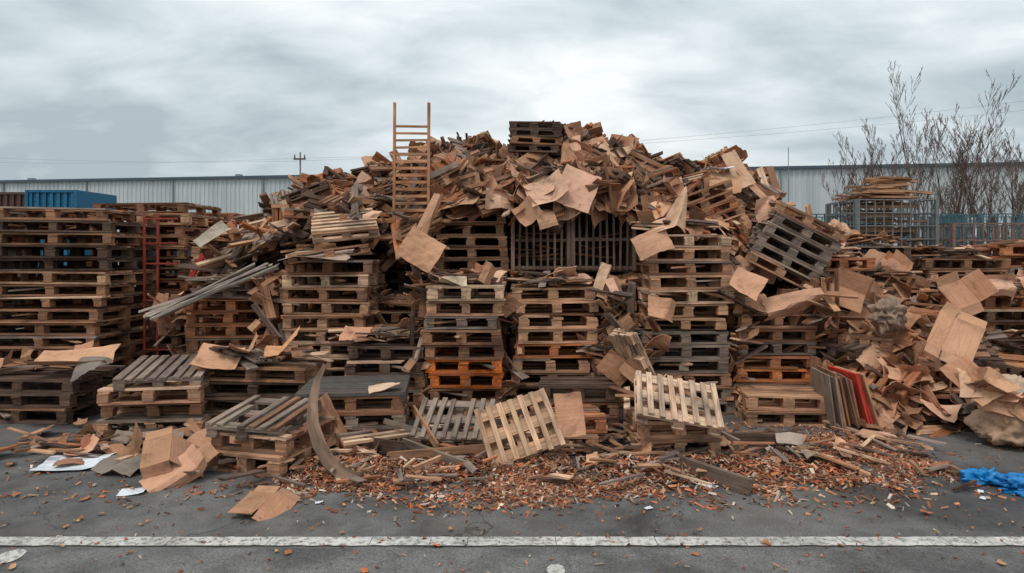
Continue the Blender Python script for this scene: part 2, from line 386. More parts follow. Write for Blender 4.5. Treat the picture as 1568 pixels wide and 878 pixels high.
for i in range(380):
    x,y=pos(8.2,9.2,-3.0,3.3) if random.random()<.5 else pos(8.6,9.0,-1.0,.9)
    R=Rz(U(0,360))@Ry(U(-85,-12)); L=U(.18,.48)
    pile.box((x,y,H(x,y)+.05),(L,U(.02,.07),.02),R,jc(pick([BRN,GRY,DRK,TAN,DRK]),.3),0,.003,True)
for i in range(120):
    x,y=pos(7.8,9.1,-3.1,3.4)
    R=surfR(x,y)@Rz(U(-60,60))@Ry(cl(18,34))@Rx(cl(20,36))
    pallet(pile,(x,y,H(x,y)-.08+U(-.06,.1)),R,U(.5,.9),U(.4,.8),.11,pick([TAN,BRN,BRN,GRY,DRK,DRK,RED]),.22,random.choice([5,6,7,8]))
pile.build('scrap_wood_pile')
cp=MB()
cent=[(.55,7.75,.5,.25,42),(1.15,8.2,.45,.4,34),(1.1,8.85,.35,.12,12),(2.9,8.05,.35,.4,44),(2.85,8.8,.25,.1,8),(-2.0,8.3,.6,.4,24),(-.6,8.0,.3,.5,14),(1.9,8.0,.5,.5,22),(0,8.4,1.8,.4,22)]
for (mx,my,sx,sy,n) in cent:
    for i in range(n):
        x=random.gauss(mx,sx); y=max(7.55,min(9.2,random.gauss(my,sy)))
        if x>3.5 or x<-3.0 or -1.45<x<-.93 and y<8.1: continue
        R=surfR(x,y)@Rz(U(0,360))@Ry(random.gauss(0,32))@Rx(random.gauss(6,32))
        s=U(.14,.36) if random.random()<.6 else U(.36,.58)
        sheet(cp,(x,y,H(x,y)+U(-.02,.2)),s,s*U(.4,.95),R,jc(pick([CB,CB,CB2,CB3,CB4,CB2]),.22))
for i in range(24):
    x,y=pos(7.8,8.9,-2.2,3.0)
    if -1.5<x<-.85: continue
    R=surfR(x,y)@Rz(U(0,360))@Ry(U(-25,25))
    carton(cp,(x,y,H(x,y)+.1),R,[U(.2,.35),U(.12,.25)],U(.2,.4),[U(20,110)],pick([CB,CB2,CB3]),U(.07,.12))
cp.build('cardboard_pile')
mb=MB()
for i in range(4): pallet(mb,(.33+U(-.02,.02),8.45,2.93+i*.105),Rz(-8+U(-6,6))@Ry(3)@Rx(-4+i*2),.66,.5,.10,[DRK,BRN,DRK,DRK][i],.12,6)
for i in range(10): mb.box((.45+U(-.2,.25),8.5,3.3+U(-.03,.06)),(U(.15,.32),.03,.02),Ry(U(-50,20))@Rz(U(-30,30)),jc(DRK,.3),0,.003,True)
mb.build('wooden_pallet_stack')

def terrace(name,items):
    mb=MB()
    for (x,y,z,sx,sy,n,nc) in items:
        for i in range(n):
            px,py=x+U(-sx,sx),y+U(-sy,sy)
            mb.box((px,py,z+.012+U(0,.09)),(U(.2,.6),U(.04,.11),U(.012,.022)),Rz(random.gauss(0,50))@Ry(random.gauss(0,7))@Rx(random.gauss(0,8)),jc(pick([TAN,BRN,GRY,DRK,PALE]),.25),0,.003,random.random()<.6)
        for i in range(2 if n>10 else 0):
            bundle(mb,(x+U(-sx,sx)*.6,y+U(-sy,sy)*.6,z+.07+U(0,.06)),Rz(U(-70,70))@Ry(U(-9,9))@Rx(U(-9,14)),random.randint(4,7),U(.35,.6),U(.04,.07),[TAN,GRY,BRN,DRK])
        for i in range(nc):
            px,py=x+U(-sx,sx),y+U(-sy,sy); s=U(.15,.42)
            sheet(mb,(px,py,z+.05+U(0,.09)),s,s*U(.5,.9),Rz(U(0,360))@Ry(random.gauss(0,18))@Rx(random.gauss(8,18)),jc(pick([CB,CB2,CB3,CB4]),.15))
    mb.build(name)
terrace('scrap_board_litter',[(-4.85,6.9,.45,.5,.3,8,3),(-3.15,7.5,1.3,.45,.3,26,3),(-3.6,8.9,1.78,.5,.4,22,6),(-2.04,7.4,1.62,.4,.3,16,4),(-1.35,7.6,1.04,.3,.25,14,4),(-1.38,8.3,1.5,.35,.2,14,3),
 (-1.36,6.9,.76,.35,.25,14,4),(-2.5,6.6,.6,.5,.25,14,5),(-.49,7.0,1.33,.33,.3,16,5),(-.5,8.0,2.2,.4,.2,12,8),(.45,7.2,1.34,.38,.3,22,6),(1.14,7.6,1.22,.3,.25,20,10),(1.0,6.9,.62,.16,.2,14,6),
 (1.85,7.2,1.9,.4,.3,14,8),(2.77,7.3,1.05,.4,.3,16,12),(2.95,8.0,1.66,.4,.2,20,6),(3.75,8.0,1.62,.38,.4,20,6),(4.75,8.8,1.78,.5,.3,26,4),(5.9,8.9,1.62,.5,.3,20,6),(5.45,7.7,1.22,.5,.3,18,4),(6.6,7.7,1.36,.5,.3,18,4),(5.75,6.7,.76,.4,.3,14,6),(4.5,8.0,1.36,.3,.3,14,3),(-3.38,6.4,.45,.4,.3,4,1),(1.35,5.9,.35,.4,.2,8,3)])
mb=MB()
for (x,y,z0,z1,n) in ((-.02,6.85,.0,1.2,26),(-.95,6.75,.0,.9,22),(1.1,6.75,.1,1.3,50),(2.33,6.85,.0,1.3,34),(-1.62,7.2,.1,1.5,22),(-2.62,7.05,.4,1.4,26),(-3.85,7.4,.2,1.2,24),(3.3,7.0,.1,1.5,44),(-1.0,7.4,.9,1.9,24),(1.45,6.8,.1,1.0,16),(2.45,7.5,1.2,1.9,34),(-.95,7.3,1.1,1.7,20),(-1.15,7.5,1.6,2.1,16)):
    for i in range(n):
        p=(x+U(-.14,.14),y+U(-.15,.2),U(z0,z1))
        if random.random()<.66: mb.box(p,(U(.2,.6),U(.03,.1),.018),Rz(U(-90,90))@Ry(random.gauss(0,42))@Rx(U(-30,30)),jc(pick([TAN,BRN,GRY,DRK,BRN]),.3),0,.003,True)
        else:
            s=U(.12,.34); sheet(mb,p,s,s*U(.5,.9),Rz(U(0,360))@Ry(random.gauss(0,35))@Rx(random.gauss(20,30)),jc(pick([CB,CB2,CB4]),.2))
mb.build('scrap_board_litter')

# ---------- right hand mound
def H2(x,y):
    t=(y-6.1)/2.1; t=max(0,min(1,t)); xx=max(0,min(1,(x-3.25)/.6))
    k=1 if x<4.7 else max(.35,1-.8*(x-4.7))
    return (1.5*t**.8)*(.45+.55*xx)*k
mb=MB()
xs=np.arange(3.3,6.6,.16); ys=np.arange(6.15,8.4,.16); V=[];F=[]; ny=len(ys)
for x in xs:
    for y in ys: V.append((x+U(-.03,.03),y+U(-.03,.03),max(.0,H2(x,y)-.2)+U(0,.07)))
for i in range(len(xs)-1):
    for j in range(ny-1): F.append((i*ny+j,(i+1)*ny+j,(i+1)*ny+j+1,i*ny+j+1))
mb.raw(V,F,(.04,.025,.018),0)  # added core sheet here too, inner shade painted as near-black colour
for i in range(560):
    x=U(3.3,6.4);y=U(6.1,8.3)
    R=Rx(25)@Rz(random.gauss(0,50))@Ry(random.gauss(0,15))@Rx(random.gauss(0,18))
    mb.box((x,y,max(.03,H2(x,y)-.03+U(-.06,.08))),(U(.2,.8),U(.05,.12),.02),R,jc(pick([BRN,DRK,GRY,TAN,RED,DRK]),.3),0,.003,True)
for i in range(50):
    x=U(3.5,6.4);y=U(6.5,8.2)
    pallet(mb,(x,y,H2(x,y)-.02),Rx(20)@Rz(U(-50,50))@Ry(random.gauss(0,12))@Rx(random.gauss(0,12)),U(.5,.8),.6,.11,pick(DARK),.2,6)
for i in range(22):
    x=U(3.5,6.0);y=U(6.4,8.2)
    bundle(mb,(x,y,H2(x,y)+.05),Rx(22)@Rz(U(-70,70))@Ry(U(-15,15)),random.randint(4,8),U(.35,.7),U(.04,.07),[TAN,GRY,BRN,DRK])
mb.build('scrap_wood_pile')
mb=MB()
for i in range(190):
    x=U(3.4,6.2) if random.random()<.25 else random.gauss(4.0,.38);y=U(6.15,8.2)
    if x<3.3: x=3.5
    R=Rx(26)@Rz(U(0,360))@Ry(random.gauss(0,30))@Rx(random.gauss(4,30)); s=U(.13,.46)
    sheet(mb,(x,y,H2(x,y)+U(.02,.18)),s,s*U(.4,.95),R,jc(pick([CB,CB2,CB2,CB4,CB3,CB4]),.22))
mb.build('cardboard_pile')

# ---------- specific cardboard pieces
def card(x,y,z,a,b,roll=0,tilt=25,yaw=0,col=CB,name='cardboard_sheet',**k):
    mb=MB(); sheet(mb,(x,y,z),a,b,faceR(yaw,tilt,roll),jc(col,.06),torn=.015,**k); mb.build(name)
card(.74,7.40,2.42,.44,.50,-25,22,5,CB3,bend=.15,fold=(0,0),corner=False)
card(.40,7.42,2.38,.46,.34,25,35,-10,CB3,fold=(.1,25),bend=.2)
card(-.97,6.98,1.72,.42,.36,-32,15,8,CB,bend=.2,fold=(0,0),corner=False)
card(-.88,7.2,2.1,.2,.5,-20,18,-15,CB)
card(-.14,7.5,2.3,.38,.22,5,25,0,CB3)
card(.17,7.4,2.12,.3,.26,30,30,20,CB)
card(.42,7.35,2.10,.3,.25,15,10,10,CB)
card(1.04,8.5,3.05,.5,.26,22,40,10,CB); card(1.36,8.35,3.02,.54,.28,-5,35,-15,CB3)
card(1.5,8.3,2.8,.4,.2,30,35,-15,CB2)
card(.83,8.5,3.18,.22,.4,20,10,30,CB)
card(2.93,7.5,2.2,.34,.26,20,25,0,CB3); card(2.82,8.15,2.72,.2,.5,25,20,0,CB3); card(3.0,8.1,2.55,.18,.5,35,20,0,CB)
card(2.6,7.9,2.55,.4,.3,-15,30,0,CB); card(1.9,7.9,2.45,.4,.28,20,30,0,CB2)
card(1.46,6.73,1.8,.40,.26,25,20,-10,CB); card(1.80,6.95,1.98,.6,.3,5,68,0,CB3); card(1.55,6.65,1.12,.34,.22,-8,25,5,CB)
card(-1.66,7.55,2.1,.2,.32,-35,20,0,CB3); card(-3.5,7.7,1.86,.3,.4,-40,35,0,(.46,.37,.31))
card(-2.1,6.98,1.66,.75,.3,2,78,0,(.46,.34,.26),bend=.1); card(-.60,6.64,1.38,.28,.14,3,50,0,(.70,.54,.41),fold=(0,0)); card(-.22,6.7,1.46,.2,.24,-30,20,20,CB2)
card(1.0,6.95,1.42,.2,.3,-20,20,0,CB3); card(1.22,6.9,1.34,.42,.26,15,30,0,CB3); card(1.1,7.0,1.25,.4,.25,-25,30,20,CB)
card(2.42,6.75,1.34,.34,.3,-35,20,0,CB); card(2.6,6.8,1.15,.36,.2,30,30,0,CB2); card(2.95,6.75,1.17,.66,.24,12,30,0,CB)
card(-2.22,6.45,.74,.42,.22,8,70,0,(.66,.34,.17),bend=.1); card(-2.85,6.35,.68,.42,.3,-10,55,10,CB); card(-4.45,6.65,.60,.72,.42,5,60,6,CB,bend=.12); card(-4.2,6.5,.56,.3,.3,5,45,0,(.25,.21,.18))
card(-1.12,5.75,.51,.28,.16,8,78,5,(.70,.48,.33),fold=(0,0)); card(-1.6,5.55,.24,.3,.42,28,15,8,CB); card(.46,5.2,.40,.22,.34,8,15,-10,CB,fold=(0,0),corner=False)
card(1.02,6.3,.6,.3,.3,-40,15,0,CB4); card(1.25,6.2,.5,.2,.45,50,15,0,CB2)
card(3.52,6.1,.16,.4,.3,-30,45,0,CB); card(5.5,7.3,1.32,.5,.22,-5,45,0,CB3); card(3.7,6.6,.6,.35,.3,40,20,0,CB)
card(-3.2,5.75,.07,.55,.3,10,84,10,(.33,.24,.19)); card(-2.95,5.05,.05,.45,.3,-15,84,0,(.25,.2,.165)); card(-2.75,5.3,.09,.5,.3,20,84,0,CB4)
card(-3.05,5.25,.10,.4,.25,40,75,0,CB4); card(-2.5,5.5,.1,.5,.3,-20,70,0,CB2)
def cart(*a,**k):
    mb=MB(); carton(mb,*a,**k); mb.build('flattened_cardboard_box')
cart((-2.75,4.85,.19),Rz(25)@Rx(14)@Ry(-12),[.2,.28],.40,[-50],CB2,flap=.12)
card(-2.45,4.75,.10,.42,.22,50,60,0,CB); card(-2.3,5.0,.16,.4,.2,35,40,20,CB)
cart((-1.78,4.32,.06),Rz(-8)@Rx(6),[.17,.16],.22,[-25],CB2,flap=.08,fa=-15)
cart((4.1,6.35,.98),faceR(0,25,-35),[.15,.26],.40,[12],CB,flap=.1,fa=8)
cart((4.6,6.9,1.2),faceR(0,35,20),[.3,.2],.3,[40],CB2,flap=.1)
cart((3.55,7.0,1.1),faceR(0,45,60),[.3,.2],.35,[60],CB2,flap=.1)
cart((.9,7.75,2.55),faceR(10,35,-20),[.3,.25],.32,[45],CB3,flap=.1)

# ---------- long planks
mb=MB()
for i in range(11):
    a=np.array([-3.95+U(-.05,.25),6.85+U(-.12,.15),1.0+U(-.03,.10)]); b_=np.array([-2.62+U(-.25,.1),7.15+U(-.1,.2),1.52+U(-.06,.05)])
    d=b_-a; L=np.linalg.norm(d); yaw=math.degrees(math.atan2(d[1],d[0])); pit=math.degrees(math.asin(d[2]/L))
    mb.box((a+b_)/2,(L,U(.03,.08),.018),Rz(yaw)@Ry(-pit)@Rx(U(-30,30)),jc((.42,.35,.30),.25),0,.003,True)
mb.build('long_plank_bundle')
def beam(p,q,w,t,col,name='timber_beam'):
    p=np.array(p,float);q=np.array(q,float);d=q-p;L=np.linalg.norm(d)
    mb=MB(); mb.box((p+q)/2,(L,t,w),Rz(math.degrees(math.atan2(d[1],d[0])))@Ry(-math.degrees(math.asin(d[2]/L))),col,0,.004,True); mb.build(name)
beam((1.27,5.12,.06),(1.68,4.5,.06),.11,.04,(.17,.12,.09)); beam((2.2,5.45,.04),(2.55,5.0,.04),.07,.05,DRK)
beam((1.2,5.75,.06),(2.35,5.7,.07),.08,.06,DRK); beam((1.65,6.1,.12),(1.95,5.5,.04),.1,.03,GRY)
for (p,q,w,c) in (((-.9,5.35,.14),(-.35,5.0,.06),.07,GRY),((-1.3,5.5,.1),(-.8,5.2,.12),.1,DRK),((-.75,4.9,.05),(-.4,5.3,.09),.06,TAN),((-1.1,5.6,.25),(-.5,5.5,.1),.04,GRY),((-.3,5.15,.05),(.3,5.6,.3),.05,GRY),((-.1,5.0,.03),(.35,5.02,.04),.05,TAN),((-3.6,5.3,.03),(-2.6,5.1,.04),.03,DRK),((-3.9,5.8,.03),(-3.2,6.1,.04),.05,GRY),((-1.25,4.75,.03),(-1.0,5.05,.04),.05,TAN),((-1.0,5.1,.1),(-.2,5.25,.12),.06,BRN),((-.6,5.3,.1),(-.9,5.9,.3),.06,BRN)):
    beam(p,q,w,.02,jc(c,.2),'broken_plank')
mb=MB(); pts=[(-1.52,5.3,.78),(-1.56,5.22,.66),(-1.57,5.14,.5),(-1.54,5.05,.36),(-1.46,4.95,.23),(-1.36,4.86,.13),(-1.24,4.78,.07),(-1.10,4.72,.045)]
pts=[np.array(p) for p in pts]; V=[];F=[]
for i,p in enumerate(pts):
    t=pts[min(i+1,7)]-pts[max(i-1,0)]; t/=np.linalg.norm(t); s=np.cross(t,[.3,-.9,.35]); s/=np.linalg.norm(s); n=np.cross(s,t)
    w=.015+.034*math.sin(min(1,i/4)*1.5)
    for a,b_ in ((-1,-1),(1,-1),(1,1),(-1,1)): V.append(p+s*w*a+n*.013*b_)
for i in range(7):
    for k in range(4): F.append((4*i+k,4*i+(k+1)%4,4*i+4+(k+1)%4,4*i+4+k))
F+=[(3,2,1,0),(28,29,30,31)]
L=np.array([(i//4*.12,0,0) for i in range(32)])+np.array([[0,.03*(k%4 in(1,2)),.02*(k%4>1)] for k in range(32)])
mb.raw(V,F,(.26,.165,.115),0,L); mb.build('warped_board')
mb=MB(); lc=(.50,.24,.13)
for x in (-1.39,-.985): mb.box((x,7.72,2.75),(.03,.045,1.42),Rx(-2),lc,0)
for i in range(14):
    z=2.1+i*.083; mb.box((-1.19,7.72-(z-2.75)*-.035,z),(.40,.03,.024 if i>9 else .034),Ry(U(-1,1)),jc(lc,.12),0)
mb.build('wooden_ladder')
mb=MB()
for i in range(9):
    mb.box((3.02+i*.04,6.35+U(-.05,.05),.28),(.018,.45,.54+U(-.1,.04)),Rz(U(-8,8))@Ry(-7-i*1.4),jc((.60,.06,.035) if i in(6,7) else pick([BRN,GRY,TAN]),.15),0,.004)
mb.build('leaning_board_stack')
mb=MB(); rc=(.33,.05,.03)
for x in (-4.5,-4.34): mb.box((x,8.0,1.08),(.022,.022,2.16),Ry(U(-1,1)),rc,2)
for z in (.5,1.1,1.55,1.8,2.1): mb.box((-4.3,7.98,z),(.42,.014,.018),Ry(U(-1,1)),rc,2)
mb.box((-3.82,7.9,1.5),(.055,.03,.36),Ry(28),(.5,.04,.03),2); mb.box((-3.75,7.9,1.32),(.25,.02,.02),Ry(-25),(.42,.04,.03),2)
mb.build('red_metal_rack')
def mesh_cage(x,y,z,w,d,h,col,n=9,m=5,t=.016):
    mb=MB()
    for yy in (y,y+d):
        for i in range(n+1): mb.box((x-w/2+i*w/n,yy,z+h/2),(t,t,h),I3,col,2,0)
        for k in range(m+1): mb.box((x,yy-t*.9,z+k*h/m),(w,t*.8,t),I3,col,2,0)
    for xx in (x-w/2,x+w/2):
        for i in range(1,n): mb.box((xx,y+i*d/n,z+h/2),(t,t,h),I3,col,2,0)
        for k in range(m+1): mb.box((xx-t*.9,y+d/2,z+k*h/m),(t*.8,d-.04,t),I3,col,2,0)
        for yy in (y,y+d): mb.box((xx,yy,(z+h)/2),(.05,.05,z+h),I3,col,2,0)
    mb.build('wire_mesh_cage')
bl=(.07,.15,.18); gl=(.17,.19,.19)
for x,y,z,w,c,n in ((5.2,10.6,1.35,1.3,bl,10),(6.7,10.6,1.35,1.3,bl,10),(8.2,10.5,1.35,1.3,bl,10),(5.6,9.5,1.5,1.15,gl,9),(7.0,9.4,.9,1.3,(.22,.14,.11),9),(4.2,10.2,1.35,.9,gl,8)): mesh_cage(x,y,z,w,.9,.95 if z>1 else 1.2,c,n)
mb=MB()
for i in range(16): mb.box((5.6+U(-.15,.15),9.95+U(-.35,.3),1.9+i*.035),(U(.7,1.0),.1,.03),Rz(U(-12,12)),jc(pick([TAN,BRN,GRY]),.25),0,.003)
for i in range(44):
    t=random.random(); mb.box((5.6+U(-.2,.2)*(1.2-t),9.9+U(-.3,.2),2.47+.32*t**1.3),(U(.5,1.2)*(1.15-.6*t),U(.05,.11),.03),Rz(random.gauss(0,14))@Ry(random.gauss(0,4)),jc(pick([TAN,PALE,BRN,TAN]),.25),0,.003)
mb.build('stacked_timber')
A(4.0,9.7,.9,.9,11,0,DARK); A(6.3,11.6,1.2,1,12,0,DARK); A(7.8,11.7,1.2,1,13,0,DARK); A(8.8,8.9,1.2,1,12,0,DARK)
mb=MB()
for i in range(10): mb.box((6.4+i*.14,9.0+U(-.1,.1),1.72+i*.016+U(0,.05)),(1.1,.06,.03),Rz(U(-12,12))@Ry(-9),jc(pick([BRN,TAN]),.2),0)
mb.build('stacked_timber')
mb=MB()
for (x,z,L,a) in ((3.7,1.9,.8,-12),(3.78,1.75,.6,8),(3.98,1.7,.5,30),(4.1,1.65,.45,-40),(3.85,1.8,.5,-25),(3.72,1.7,.5,20)): mb.box((x,8.0,z),(.06,.03,L),Ry(a),jc(TAN,.2),0,.01,True)
mb.build('splintered_post')
def crumple(x,y,z,sx,sy,sz,col,name,mat=5,seed=0,fr=3,amp=1,smooth=False):
    n1,n2=56,30; V=[];F=[]
    for i in range(n2+1):
        ph=math.pi*i/n2
        for j in range(n1):
            th=2*math.pi*j/n1; d=Vector((math.sin(ph)*math.cos(th),math.sin(ph)*math.sin(th),math.cos(ph)))
            q=d*fr*.5+Vector((seed,0,0)); r=1+amp*(.4*mn.noise(q)-.5*abs(mn.noise(q*1.9)))
            V.append((x+d.x*r*sx,y+d.y*r*sy,max(.004+.003*math.sin(th*3),z+d.z*r*sz)))
    for i in range(n2):
        for j in range(n1): F.append((i*n1+j,(i+1)*n1+j,(i+1)*n1+(j+1)%n1,i*n1+(j+1)%n1))
    mb=MB(); mb.raw(V,F,col,mat,None,smooth); mb.build(name)
crumple(3.85,6.70,1.05,.19,.15,.17,(.30,.20,.14),'crumpled_plastic_bundle',5,3,4,1.2,True)
crumple(4.42,5.72,.16,.34,.28,.20,(.50,.32,.215),'crumpled_paper_sack',1,7,3,.9,True)
crumple(4.50,5.95,.40,.30,.25,.18,(.56,.40,.29),'crumpled_paper_sack',1,12,3,.9,True)
crumple(4.85,5.6,.14,.3,.25,.2,(.44,.25,.16),'crumpled_paper_sack',1,15,3,.9,True)
crumple(3.98,8.0,1.95,.15,.12,.13,(.60,.36,.23),'crumpled_paper_sack',1,21,3,1,True)
crumple(3.74,4.62,.03,.30,.15,.10,(.004,.19,.50),'blue_tarp',3,31,5,1.3,True)
crumple(3.46,4.80,.02,.16,.08,.09,(.004,.21,.52),'blue_tarp',3,36,5,1.3,True)
for i in range(18): card(3.95+i*.055+U(-.04,.04),5.62-.01*i+U(-.06,.08),.62-.03*i+U(-.04,.04),U(.25,.42),U(.18,.3),U(-70,50),U(15,70),U(-35,35),pick([(.60,.50,.43),CB,CB,CB3,CB2,CB4]),'crumpled_paper_sack')
def paper(x,y,a,b,rot,z=.012,crump=.004,fold=(.2,8)):
    mb=MB(); sheet(mb,(x,y,z),a,b,Rz(rot),(.66,.69,.73),bend=.04,fold=fold,mat=5,torn=.015,th=.002,crump=crump,nx=14,ny=10,corner=False); mb.build('paper_sheet')
paper(-3.46,5.18,.5,.34,12,.03,.002); paper(-2.67,4.6,.17,.14,15,.012,.002); paper(1.42,4.72,.1,.1,20); paper(2.55,8.0,.3,.2,0,2.72)
for (x,y) in ((3.23,4.48),(3.3,4.6),(-1.3,4.4),(.9,4.3)): paper(x,y,.05,.035,U(0,90),.01,.002)

# ---------- chips
mb=MB(); chips=[(.54,.17,.07),(.42,.12,.055),(.56,.24,.12),(.30,.105,.055),(.46,.28,.18),(.60,.47,.37),(.15,.075,.05),(.24,.115,.065)]
def chip(x,y,z,s=1):
    L=U(.018,.065)*s*(1.6 if random.random()<.12 else 1); R=Rz(U(0,360))@Ry(random.gauss(0,22))@Rx(random.gauss(0,30))
    mb.box((x,y,z+.006),(L,U(.005,.02)*s,U(.003,.007)),R,jc(pick(chips),.35),0,.004)
n=0
while n<13000:
    r=random.random()
    if r<.6:
        x=U(-1.7,3.4); yc=5.05+.12*math.sin(x*2.1)+.1*max(0,x-1.5); y=random.gauss(yc,.27)
    elif r<.8: x=random.gauss(.1,.85); y=random.gauss(4.72,.2)
    elif r<.92: x=random.gauss(2.8,.35); y=random.gauss(5.85,.3)
    else: x=U(-4,4.5); y=U(4.3,6.6)
    if mn.noise((x*2.1,y*3.0,.5))+.4*mn.noise((x*6,y*6,2.))<-.12 and random.random()<.78: continue
    if y<3.95: continue
    chip(x,y,max(0,.07*math.exp(-((y-5.1)/.3)**2)*random.random() if -1.6<x<2.6 else 0),U(.6,1.2)); n+=1
for i in range(900): chip(U(-4.5,4.5),U(2.9,5.4),.007,U(.2,.55))
mb.build('wood_chip_debris')
mb=MB()
for i in range(430):
    x=U(-4.4,3.6) if random.random()<.45 else random.gauss(-.1,1.3); y=random.gauss(5.35,.35) if random.random()<.8 else U(5.3,6.4)
    if y<4.5: y=5
    if x<-2.6 and y<5.1: y+=.6
    mb.box((x,y,.014+U(0,.09)),(U(.08,.45),U(.015,.06),U(.008,.018)),Rz(random.gauss(0,50))@Ry(random.gauss(0,8)),jc(pick([TAN,BRN,GRY,PALE,RED,DRK]),.25),0,.003,True)
for i in range(90):
    x=U(-4.4,3.6);y=U(5.1,6.3);s=U(.08,.28)
    sheet(mb,(x,y,.03+U(0,.06)),s,s*U(.5,.9),Rz(U(0,360))@Ry(random.gauss(0,12)),jc(pick([CB,CB2,CBG,CB4]),.2),nx=5,ny=4)
mb.build('broken_slat_litter')
mb=MB()
for i in range(130):
    x=U(-3.6,3.9); y=U(3.0,4.7); s=U(.01,.026)*(1 if random.random()<.75 else 1.6); k=7
    V=[(0,0,.004)]+[(s*math.cos(t)*U(.5,1.2),s*.7*math.sin(t)*U(.5,1.2),U(0,.014)) for t in np.linspace(0,2*math.pi,k+1)[:-1]]
    V=np.array(V)@Rz(U(0,360)).T+np.array([x,y,.009]); mb.raw(V,[(0,1+j,1+(j+1)%k) for j in range(k)],jc(pick([(.48,.15,.05),(.36,.13,.05),(.5,.26,.12)]),.2),4)
mb.build('fallen_leaves')

# ------------------------------------------------------------ WAREHOUSE
m,nt,b=newmat('corrugated_cladding'); P=objpos(nt)
c=mixc(nt,(.42,.46,.47),(.56,.59,.59),ramp(nt,noise(nt,mapping(nt,P,(.25,.25,.04)),3,4),[(.35,0.),(.65,1.)]))
nt.links.new(c,b.inputs['Base Color']); b.inputs['Roughness'].default_value=.5; wm=m
m2,nt,b=newmat('roof_trim'); b.inputs['Base Color'].default_value=(.055,.085,.11,1); b.inputs['Roughness'].default_value=.5
m3,nt,b=newmat('roof_sheet'); b.inputs['Base Color'].default_value=(.22,.23,.24,1)
p0=np.array([-80,55.53]); p1=np.array([70,33.6]); d=p1-p0; L=np.linalg.norm(d); d/=L; nn=np.array([-d[1],d[0]])
Hh=7.0; V=[];F=[]; n=int(L/.34)
prof=[(0,0),(.12,0),(.16,.05),(.30,.05)]
k=0
for i in range(n):
    for (u,o) in prof:
        q=p0+d*(i*.34+u)+nn*-o; V+= [(q[0],q[1],0),(q[0],q[1],Hh)]; k+=1
F=[(2*i,2*i+2,2*i+3,2*i+1) for i in range(k-1)]
me=bpy.data.meshes.new('wall'); me.from_pydata(V,[],F); me.materials.append(wm)
E=bpy.data.objects.new('warehouse',None); scene.collection.objects.link(E)
o=bpy.data.objects.new('wall',me); scene.collection.objects.link(o); o.parent=E
def obox(name,a0,a1,o0,o1,z0,z1,mat):
    V=[]
    for z in (z0,z1):
        for (a,oo) in ((a0,o0),(a1,o0),(a1,o1),(a0,o1)): q=p0+d*a+nn*oo; V.append((q[0],q[1],z))
    me=bpy.data.meshes.new(name); me.from_pydata(V,[],[(0,3,2,1),(4,5,6,7),(0,1,5,4),(1,2,6,5),(2,3,7,6),(3,0,4,7)]); me.materials.append(mat)
    o=bpy.data.objects.new(name,me); scene.collection.objects.link(o); o.parent=E
obox('roof_trim',-.2,L+.2,-.25,-.08,Hh-.12,Hh+.06,m2); obox('roof',0,L,.0,40,Hh-.1,Hh+.03,m3)
for i in range(0,int(L),7): obox('downpipe',i,i+.08,-.16,-.07,0,Hh-.16,m3)
for i in range(5,int(L),18): obox('roof_vent',i,i+.4,3,3.4,Hh+.03,Hh+.6,m3)
# ------------------------------------------------------------ poles and wires
def pole(x,y,h,cross=True,r=.1):
    mb=MB(); mb.tube((x,y,0),(x,y,h),r,r*.6,(.12,.10,.09),2,8)
    if cross:
        mb.box((x,y-.1,h-.35),(.6,.08,.08),I3,(.12,.1,.09),2)
        for k in(-.25,.25): mb.tube((x+k,y-.1,h-.3),(x+k,y-.1,h-.12),.04,.03,(.2,.2,.2),2)
    mb.build('utility_pole')
pole(-10.7,33,6.7,True,.06); pole(14.6,34.5,7.2,False,.03)
mb=MB()
def wire(a,b_,sag,r=.005):
    a=np.array(a,float);b_=np.array(b_,float);pr=a
    for i in range(1,17):
        t=i/16; q=a+(b_-a)*t-np.array([0,0,sag*4*t*(1-t)]); mb.tube(pr,q,r,r,(.3,.32,.33),2,3); pr=q
for dz in (0,.7): wire((-10.7,33,6.4-dz*.2),(40,24,9.6+dz),.9); wire((-10.7,33,6.4-dz*.2),(-50,40,8.2+dz),.6)
mb.build('overhead_wires')
# ------------------------------------------------------------ bare trees
def tree(x,y,h,stems=4):
    mb=MB(); col=(.17,.115,.095)
    def br(p,dr,L,r,lev):
        n=6; p=np.array(p,float); dr=np.array(dr,float)
        for i in range(n):
            dr=dr+np.array([U(-.11,.11),U(-.11,.11),.05]); dr/=np.linalg.norm(dr)
            q=p+dr*L/n; r1=r*(1-(i+1)/n*.8); r0=r*(1-i/n*.8); mb.tube(p,q,max(r0,.0055),max(r1,.005),jc(col,.2),4,3 if lev else 5)
            if lev<3 and i>0 and random.random()<(.98 if lev<2 else .75):
                for _ in range(2 if lev==0 else random.choice([1,2,2])):
                    a=U(0,6.28); s=U(.3,.75); nd=dr+np.array([math.cos(a)*s,math.sin(a)*s,.2])
                    br(q,nd/np.linalg.norm(nd),L*U(.28,.5)*(1-.08*i),max(r1*.5,.006),lev+1)
            p=q
    for s in range(stems):
        a=U(0,6.28); t=U(.05,.3); br((x+.15*math.cos(a),y+.15*math.sin(a),0),(math.cos(a)*t,math.sin(a)*t,1),h*U(.7,1),h*.0085,0)
    mb.build('bare_tree')
for (x,y,h,s) in ((12.8,24.5,4.6,4),(13.5,24,5.3,4),(14.5,25,5.8,4),(15.5,24,6.8,4),(16.6,25,5.8,4),(17.6,24,5.5,4),(18.6,24,6.4,4),(19.8,25,6.0,3),(21.5,25,6.0,3)): tree(x,y,h,s)
